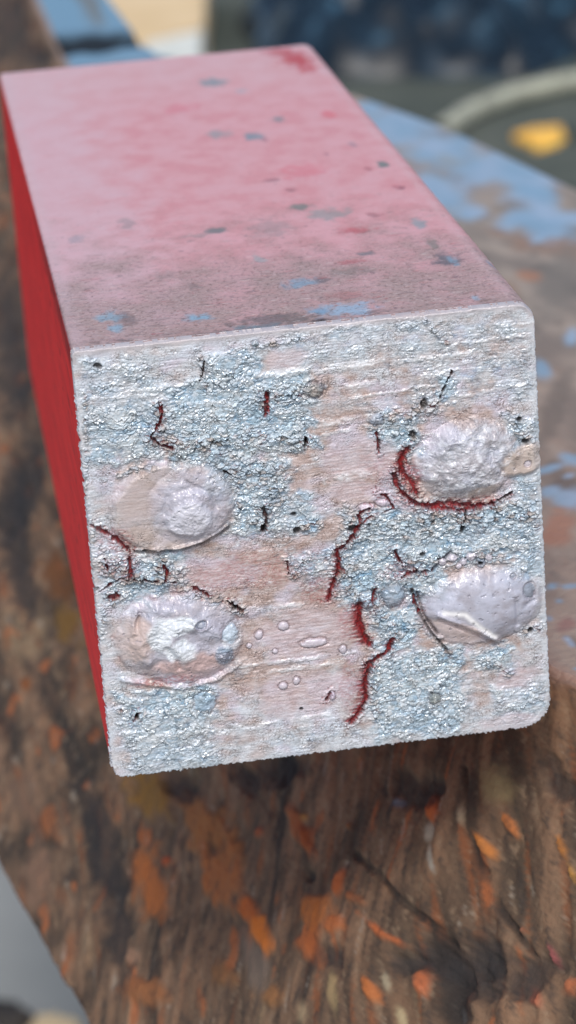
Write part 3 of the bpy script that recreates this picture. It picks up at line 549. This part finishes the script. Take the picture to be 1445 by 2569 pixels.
for k, (px, py, rx, ry, c, a_) in enumerate([(535,206,42,11,(128,140,146),.9),(607,228,20,6,(160,160,168),.7),(697,299,20,8,(125,128,132),.8),(550,336,34,11,(140,146,150),.75),(636,343,30,11,(118,136,146),.9),(665,350,14,6,(170,110,118),.7),
  (958,411,17,9,(104,116,112),.9),(925,424,10,6,(160,96,104),.7),(756,519,34,10,(110,118,112),.85),(822,536,60,17,(132,142,140),.65),(546,577,32,9,(104,112,112),.85),(490,590,50,6,(150,130,130),.6),(1052,560,22,13,(140,150,156),.8),
  (1118,650,38,20,(92,92,98),.85),(1090,612,18,12,(120,118,110),.7),(1140,655,14,14,(126,152,170),.8),(755,710,60,12,(126,152,172),.85),(800,702,30,8,(80,76,76),.6),(920,636,28,6,(110,110,114),.8),(272,792,42,16,(130,160,178),.8),(290,822,20,14,(136,168,188),.8),(500,797,44,9,(132,166,188),.9),
  (868,776,90,18,(148,172,194),.9),(690,802,120,18,(88,84,82),.7),(640,822,70,10,(104,128,140),.8),(805,803,24,7,(46,40,38),.9),(800,778,30,10,(120,150,176),.8),(1232,652,15,9,(134,152,176),.8),(320,560,24,16,(150,132,134),.6),(192,600,22,10,(150,140,148),.6),
  (490,716,16,10,(120,104,102),.6),(650,650,20,12,(140,158,160),.6),(880,680,70,12,(132,118,112),.6),(410,690,40,14,(150,130,128),.5),(1190,745,12,8,(150,176,196),.7),(680,570,60,24,(150,132,132),.5),(318,800,26,20,(104,92,92),.6),(940,540,20,8,(150,96,100),.6),
  (745,148,52,22,(176,30,34),.85),(775,172,34,12,(182,40,44),.7),(700,130,50,12,(170,40,48),.6),(822,286,22,10,(206,90,100),.7),(890,577,60,8,(178,58,70),.6),(880,656,36,6,(170,74,82),.5),(1000,470,22,6,(160,84,94),.5),(870,740,60,12,(160,90,88),.4),(450,272,50,14,(206,120,130),.6),(760,430,70,20,(206,106,116),.5),
  (680,450,20,6,(140,90,98),.6),(730,476,18,5,(140,90,98),.6),(885,362,14,7,(140,120,132),.6),(820,386,10,5,(150,100,110),.6),(1005,470,10,6,(120,80,92),.6)]):
    m = tpatch(px, py, rx, ry, k); Bc = mix(Bc, lin(c), a_ * m); Hb = Hb - .05 * m
for kk, (a0_, a1_, c_) in enumerate(((.3, .6, (120, 104, 100)), (.34, .6, (206, 196, 194)), (.4, .62, (150, 66, 70)))):   # scuffs running across the face
    sc_ = sst(a0_, a1_, fbm(PX_ * .45 + kk * 9, Yb * 1.7, 570 + kk, 5, .62)) * istop; Bc = mix(Bc, lin(c_), .55 * sc_ * (.15 + .85 * nearf)); Hb = Hb + (.03 if kk == 1 else -.03) * sc_
gt = sst(.1, .45, fbm(PX_ * 2.2, Yb * 2.6, 580, 4, .65)) * istop * sst(.3, .9, nearf + .3 * clod); Bc = mix(Bc, lin((108, 92, 88)), .6 * gt); Hb = Hb - .04 * gt
fe = (1 - sst(.5, 5, Yb + 2.2 * fbm(PX_ * .3, Yb * .3, 584, 4) + 1.5)) * istop; Bc = mix(Bc, lin((96, 88, 88)), .75 * fe * sst(-.2, .3, gfine + grain))
# dark thin speckles strewn over the dusty face
sp = sst(.5, .72, fbm(PX_ * .9, Yb * .9, 540, 4)) * istop; Bc = mix(Bc, lin((112, 88, 92)), .55 * sp * (.35 + nearf))
sp2 = sst(.52, .75, fbm(PX_ * 1.4 + 7, Yb * 1.6, 545, 3)) * istop * nearf; Bc = mix(Bc, lin((80, 66, 62)), .6 * sp2); Hb = Hb - .06 * sp2
# left side: dark run along the upper edge near the cut end, tiny spots
edge_d = (1 - sst(1.2, 3.6, (Hh - PZ_) + 1.0 * fbm(Yb * .25, PZ_ * .4, 550, 3))) * isleft * (1 - sst(25, 70, Yb)); Bc = mix(Bc, lin((96, 14, 28)), .6 * edge_d)
lowd = (1 - sst(.3, 1.4, Yb + .8 * fbm(PZ_ * .7, Yb * .5, 555, 3))) * isleft; Bc = mix(Bc, lin((70, 14, 24)), .8 * lowd)
spots = sst(.55, .7, fbm(PZ_ * .5, Yb * .35, 560, 3)) * isleft; Bc = mix(Bc, lin((110, 14, 22)), .6 * spots)
for kk in range(3):
    scf = sst(.42, .62, fbm(PZ_ * (.5 + kk), Yb * .12 * (1 + kk), 590 + kk, 4)) * isleft; Bc = mix(Bc, lin(((132, 20, 26), (206, 92, 92), (150, 34, 40))[kk]), .4 * scf)
nick = sst(.30, .5, fbm(PZ_ * 1.1, Yb * .9, 596, 3)) * isleft * (1 - sst(.5, 5, Hh - PZ_)) ; Bc = mix(Bc, lin((74, 20, 28)), .7 * nick)
# chalky line along the two upper edges
ed = np.exp(-((PX_ - .7) / .6) ** 2) * istop; Bc = mix(Bc, lin((200, 178, 182)), .3 * ed)
ed = np.exp(-((PX_ - Wd + 1.6) / .5) ** 2) * istop * sst(-.3, .3, gfine + .1); Bc = mix(Bc, lin((206, 178, 180)), .4 * ed)
Hb = Hb + .05 * fbm(A * 1.2, Yb * .9, 565, 3) * (np.maximum(istop, isleft) < .9)
XX, ZZ = PX_ + NXp * Hb, PZ_ + NZp * Hb
# keep the front ring just under the silver skin
ins = (1 - sst(0, .5, Yb - .35)) * .12; XX -= NXp * ins; ZZ -= NZp * ins
Vb = np.stack([XX, Yb, ZZ], -1) * 1e-3 - OFF
Rb = np.where(istop > .5, .5 + .12 * clod, .55); auxb = np.stack([np.clip(Rb, .25, .8), 0 * Rb, np.where(istop > .5, .5, .08)], -1)
npf = len(prof); Vt = Vb.transpose(1, 0, 2)                           # rows along y
red_mat = attr_mat("red_paint_mat", coat=0.0, spec=.5)
fb = grid_faces(len(yb), npf, True)
body_v = Vt.reshape(-1, 3); body_c = Bc.transpose(1, 0, 2).reshape(-1, 3); body_a = auxb.transpose(1, 0, 2).reshape(-1, 3)
ctr = np.array([[Wd / 2, Ln, Hh / 2], [Wd / 2, .9, Hh / 2]]) * 1e-3 - OFF
nv = len(body_v); body_v = np.concatenate([body_v, ctr]); body_c = np.concatenate([body_c, [lin((180, 30, 36))] * 2]); body_a = np.concatenate([body_a, [[.4, 0, 0]] * 2])
j = np.arange(npf); last = (len(yb) - 1) * npf
capf = np.stack([last + j, last + (j + 1) % npf, np.full(npf, nv), np.full(npf, nv)], 1)[:, :3]
o_body = mesh_obj("body", body_v, fb, red_mat, block, body_c, body_a)
o_body['label'] = "red painted long sides, the upper one chalky pink with painted sky sheen and grey patches"
bv, bf = compact(body_v, capf)
mesh_obj("back_end", bv, bf, red_mat, block, np.tile(lin((180, 30, 36)), (len(bv), 1)), np.tile([.4, 0, 0], (len(bv), 1)))

# ================================================================== THINGS BEHIND, OUT OF FOCUS
def ground_at(px, py, z=GZ): return at(px, py, 2, z)
def lumpy_sheet(name, c, rx, ry, h, mat, seed, n=120, fq=5., ang=0.):
    """closed crumpled mound: disc of radius 1 warped to an ellipse, folded"""
    rr_ = np.linspace(0, 1, n) ** .8; th = np.linspace(0, 2 * np.pi, n * 2, endpoint=False)
    RR, TH = np.meshgrid(rr_, th, indexing='ij'); x = RR * np.cos(TH); y = RR * np.sin(TH)
    edge = 1 + .14 * vn(np.cos(TH) * 2.2 + seed, np.sin(TH) * 2.2, 600); x, y = x * edge, y * edge
    body = np.clip(1 - RR ** 2.6, 0, 1) ** .6
    fold = 1 - np.abs(fbm(x * fq + seed, y * fq, 610, 3)) * 2.4
    z = h * body * (.62 + .45 * fold) + .0
    X_ = x * rx; Y_ = y * ry; ca, sa = math.cos(ang), math.sin(ang)
    Vv = np.stack([X_ * ca - Y_ * sa, X_ * sa + Y_ * ca, z], -1).reshape(-1, 3)
    o = mesh_obj(name, Vv, grid_faces(n, n * 2, True), mat); o.location = c; return o
def slab(name, outline, h, mat, z=GZ, bev=.002):
    """flat piece with its own outline (world metres), thickness and bevelled top"""
    O = np.array(outline); c = O.mean(0); n = len(O); rings = []
    for s_, zz in ((1, 0), (1, h - bev), (1 - bev / np.linalg.norm(O - c, axis=1).mean(), h)):
        rings.append(np.c_[(O - c) * s_, np.full(n, zz)])
    Vv = np.concatenate(rings + [[[0, 0, h]]]); me = bpy.data.meshes.new(name)
    fs = [(k * n + i, k * n + (i + 1) % n, (k + 1) * n + (i + 1) % n, (k + 1) * n + i) for k in range(2) for i in range(n)] + [(2 * n + i, 2 * n + (i + 1) % n, 3 * n) for i in range(n)]
    me.from_pydata([tuple(v_) for v_ in Vv], [], fs); me.materials.append(mat); me.update()
    o = bpy.data.objects.new(name, me); S.collection.objects.link(o); o.location = (c[0], c[1], z); return o
def outl(pts, z=GZ, sub=5, wob=.0015, seed=0):
    P_ = [ground_at(*p, z)[:2] for p in pts]; rs = np.random.RandomState(seed); out = []
    for a_, b_ in zip(P_, P_[1:] + P_[:1]):
        for k in range(sub): out.append(a_ + (b_ - a_) * k / sub + rs.uniform(-wob, wob, 2))
    return out
tarp = noise_mat("dark_blue_plastic", (12, 26, 36), (88, 134, 160), 26, .4, c3=(26, 46, 60), spec=.4, lo=.44, hi=.74)  # pale blue lit spots on the folds are part of the colour noise
c = (.385, 1.90); tag(lumpy_sheet("crumpled_plastic", (c[0], c[1], GS - .003), 0.155, .22, .07, tarp, 3, fq=1.7, ang=-.15), "crumpled dark blue plastic sheet lying behind the block to the right", "plastic sheet")
beige = noise_mat("beige_wood", (214, 186, 140), (226, 200, 158), 20, .75)
tag(slab("beige_board", outl([(215,-60),(330,85),(380,92),(515,45),(520,-70)], GS + .03, 5), .03, beige, GS - .003), "pale beige board end lying behind the far left of the block", "board")
cream = noise_mat("cream_stone", (200, 204, 194), (222, 224, 214), 24, .8)
tag(slab("cream_block", outl([(350,150),(358,96),(505,64),(508,150)], GS + .03, 5), .03, cream, GS - .003), "small whitish block in front of the beige board", "offcut")
yel = noise_mat("yellow_plastic", (250, 186, 66), (255, 204, 90), 20, .5)
tag(slab("yellow_scrap", outl([(1288,380),(1340,366),(1412,360),(1418,382),(1404,396),(1352,412),(1330,400)], GZ, 3, .001), .008, yel, GS - .003), "small bright yellow scrap on the ground beyond the timber", "scrap")
pal = noise_mat("pale_rope", (150, 152, 138), (176, 178, 160), 60, .85)
def tube(name, pts, r, mat, n=14):
    pts = np.array(pts); m_ = 60; tt_ = np.linspace(0, len(pts) - 1, m_); Pn = np.stack([np.interp(tt_, np.arange(len(pts)), pts[:, i]) for i in range(3)], 1)
    for i in range(3): Pn[:, i] = smooth1(Pn[:, i], 9)
    T = np.gradient(Pn, axis=0); T /= np.linalg.norm(T, axis=1)[:, None]; Sx = np.cross(T, [0, 0, 1]); Sx /= np.linalg.norm(Sx, axis=1)[:, None]; Ux = np.cross(Sx, T)
    a_ = np.linspace(0, 2 * np.pi, n, endpoint=False); o_ = Pn[0]
    rv = r * (1 + .12 * np.sin(np.arange(m_) * 1.7))
    Vv = Pn[:, None] + (np.cos(a_)[None, :, None] * Sx[:, None] + np.sin(a_)[None, :, None] * Ux[:, None]) * rv[:, None, None] - o_
    o = mesh_obj(name, Vv.reshape(-1, 3), grid_faces(m_, n, True), mat); o.location = o_; return o
def gp(px, py, z): p_ = at(px, py, 2, z); return p_
tag(tube("pale_strap", [gp(1100, 335, GS + .006), gp(1180, 280, GS + .006), gp(1280, 240, GS + .006), gp(1380, 215, GS + .006), gp(1520, 190, GS + .006)], .0062, pal), "pale grey rope curving over the ground in front of the crumpled plastic", "rope")
tag(slab("pale_chip", outl([(1290,-40),(1310,12),(1400,14),(1460,-10),(1450,-60)], GS, 4), .012, beige, GS - .003), "small pale beige chip behind the crumpled plastic at the upper right", "chip")
dk = noise_mat("shadow_tone", (38, 36, 34), (70, 64, 58), 40, .9)
tag(slab("pebble", outl([(70,2600),(95,2572),(150,2566),(195,2585),(190,2640),(90,2640)], GZ, 3), .004, beige), "small beige pebble at the lower left corner under the timber", "pebble")
tag(slab("shadow_patch", outl([(-60,2560),(-20,2530),(50,2540),(80,2566),(40,2600)], GZ, 3), .004, dk), "thin dark patch painted as shadow at the lower left corner beside the pebble", "chip")  # dark slab laid where the ground is only in shadow
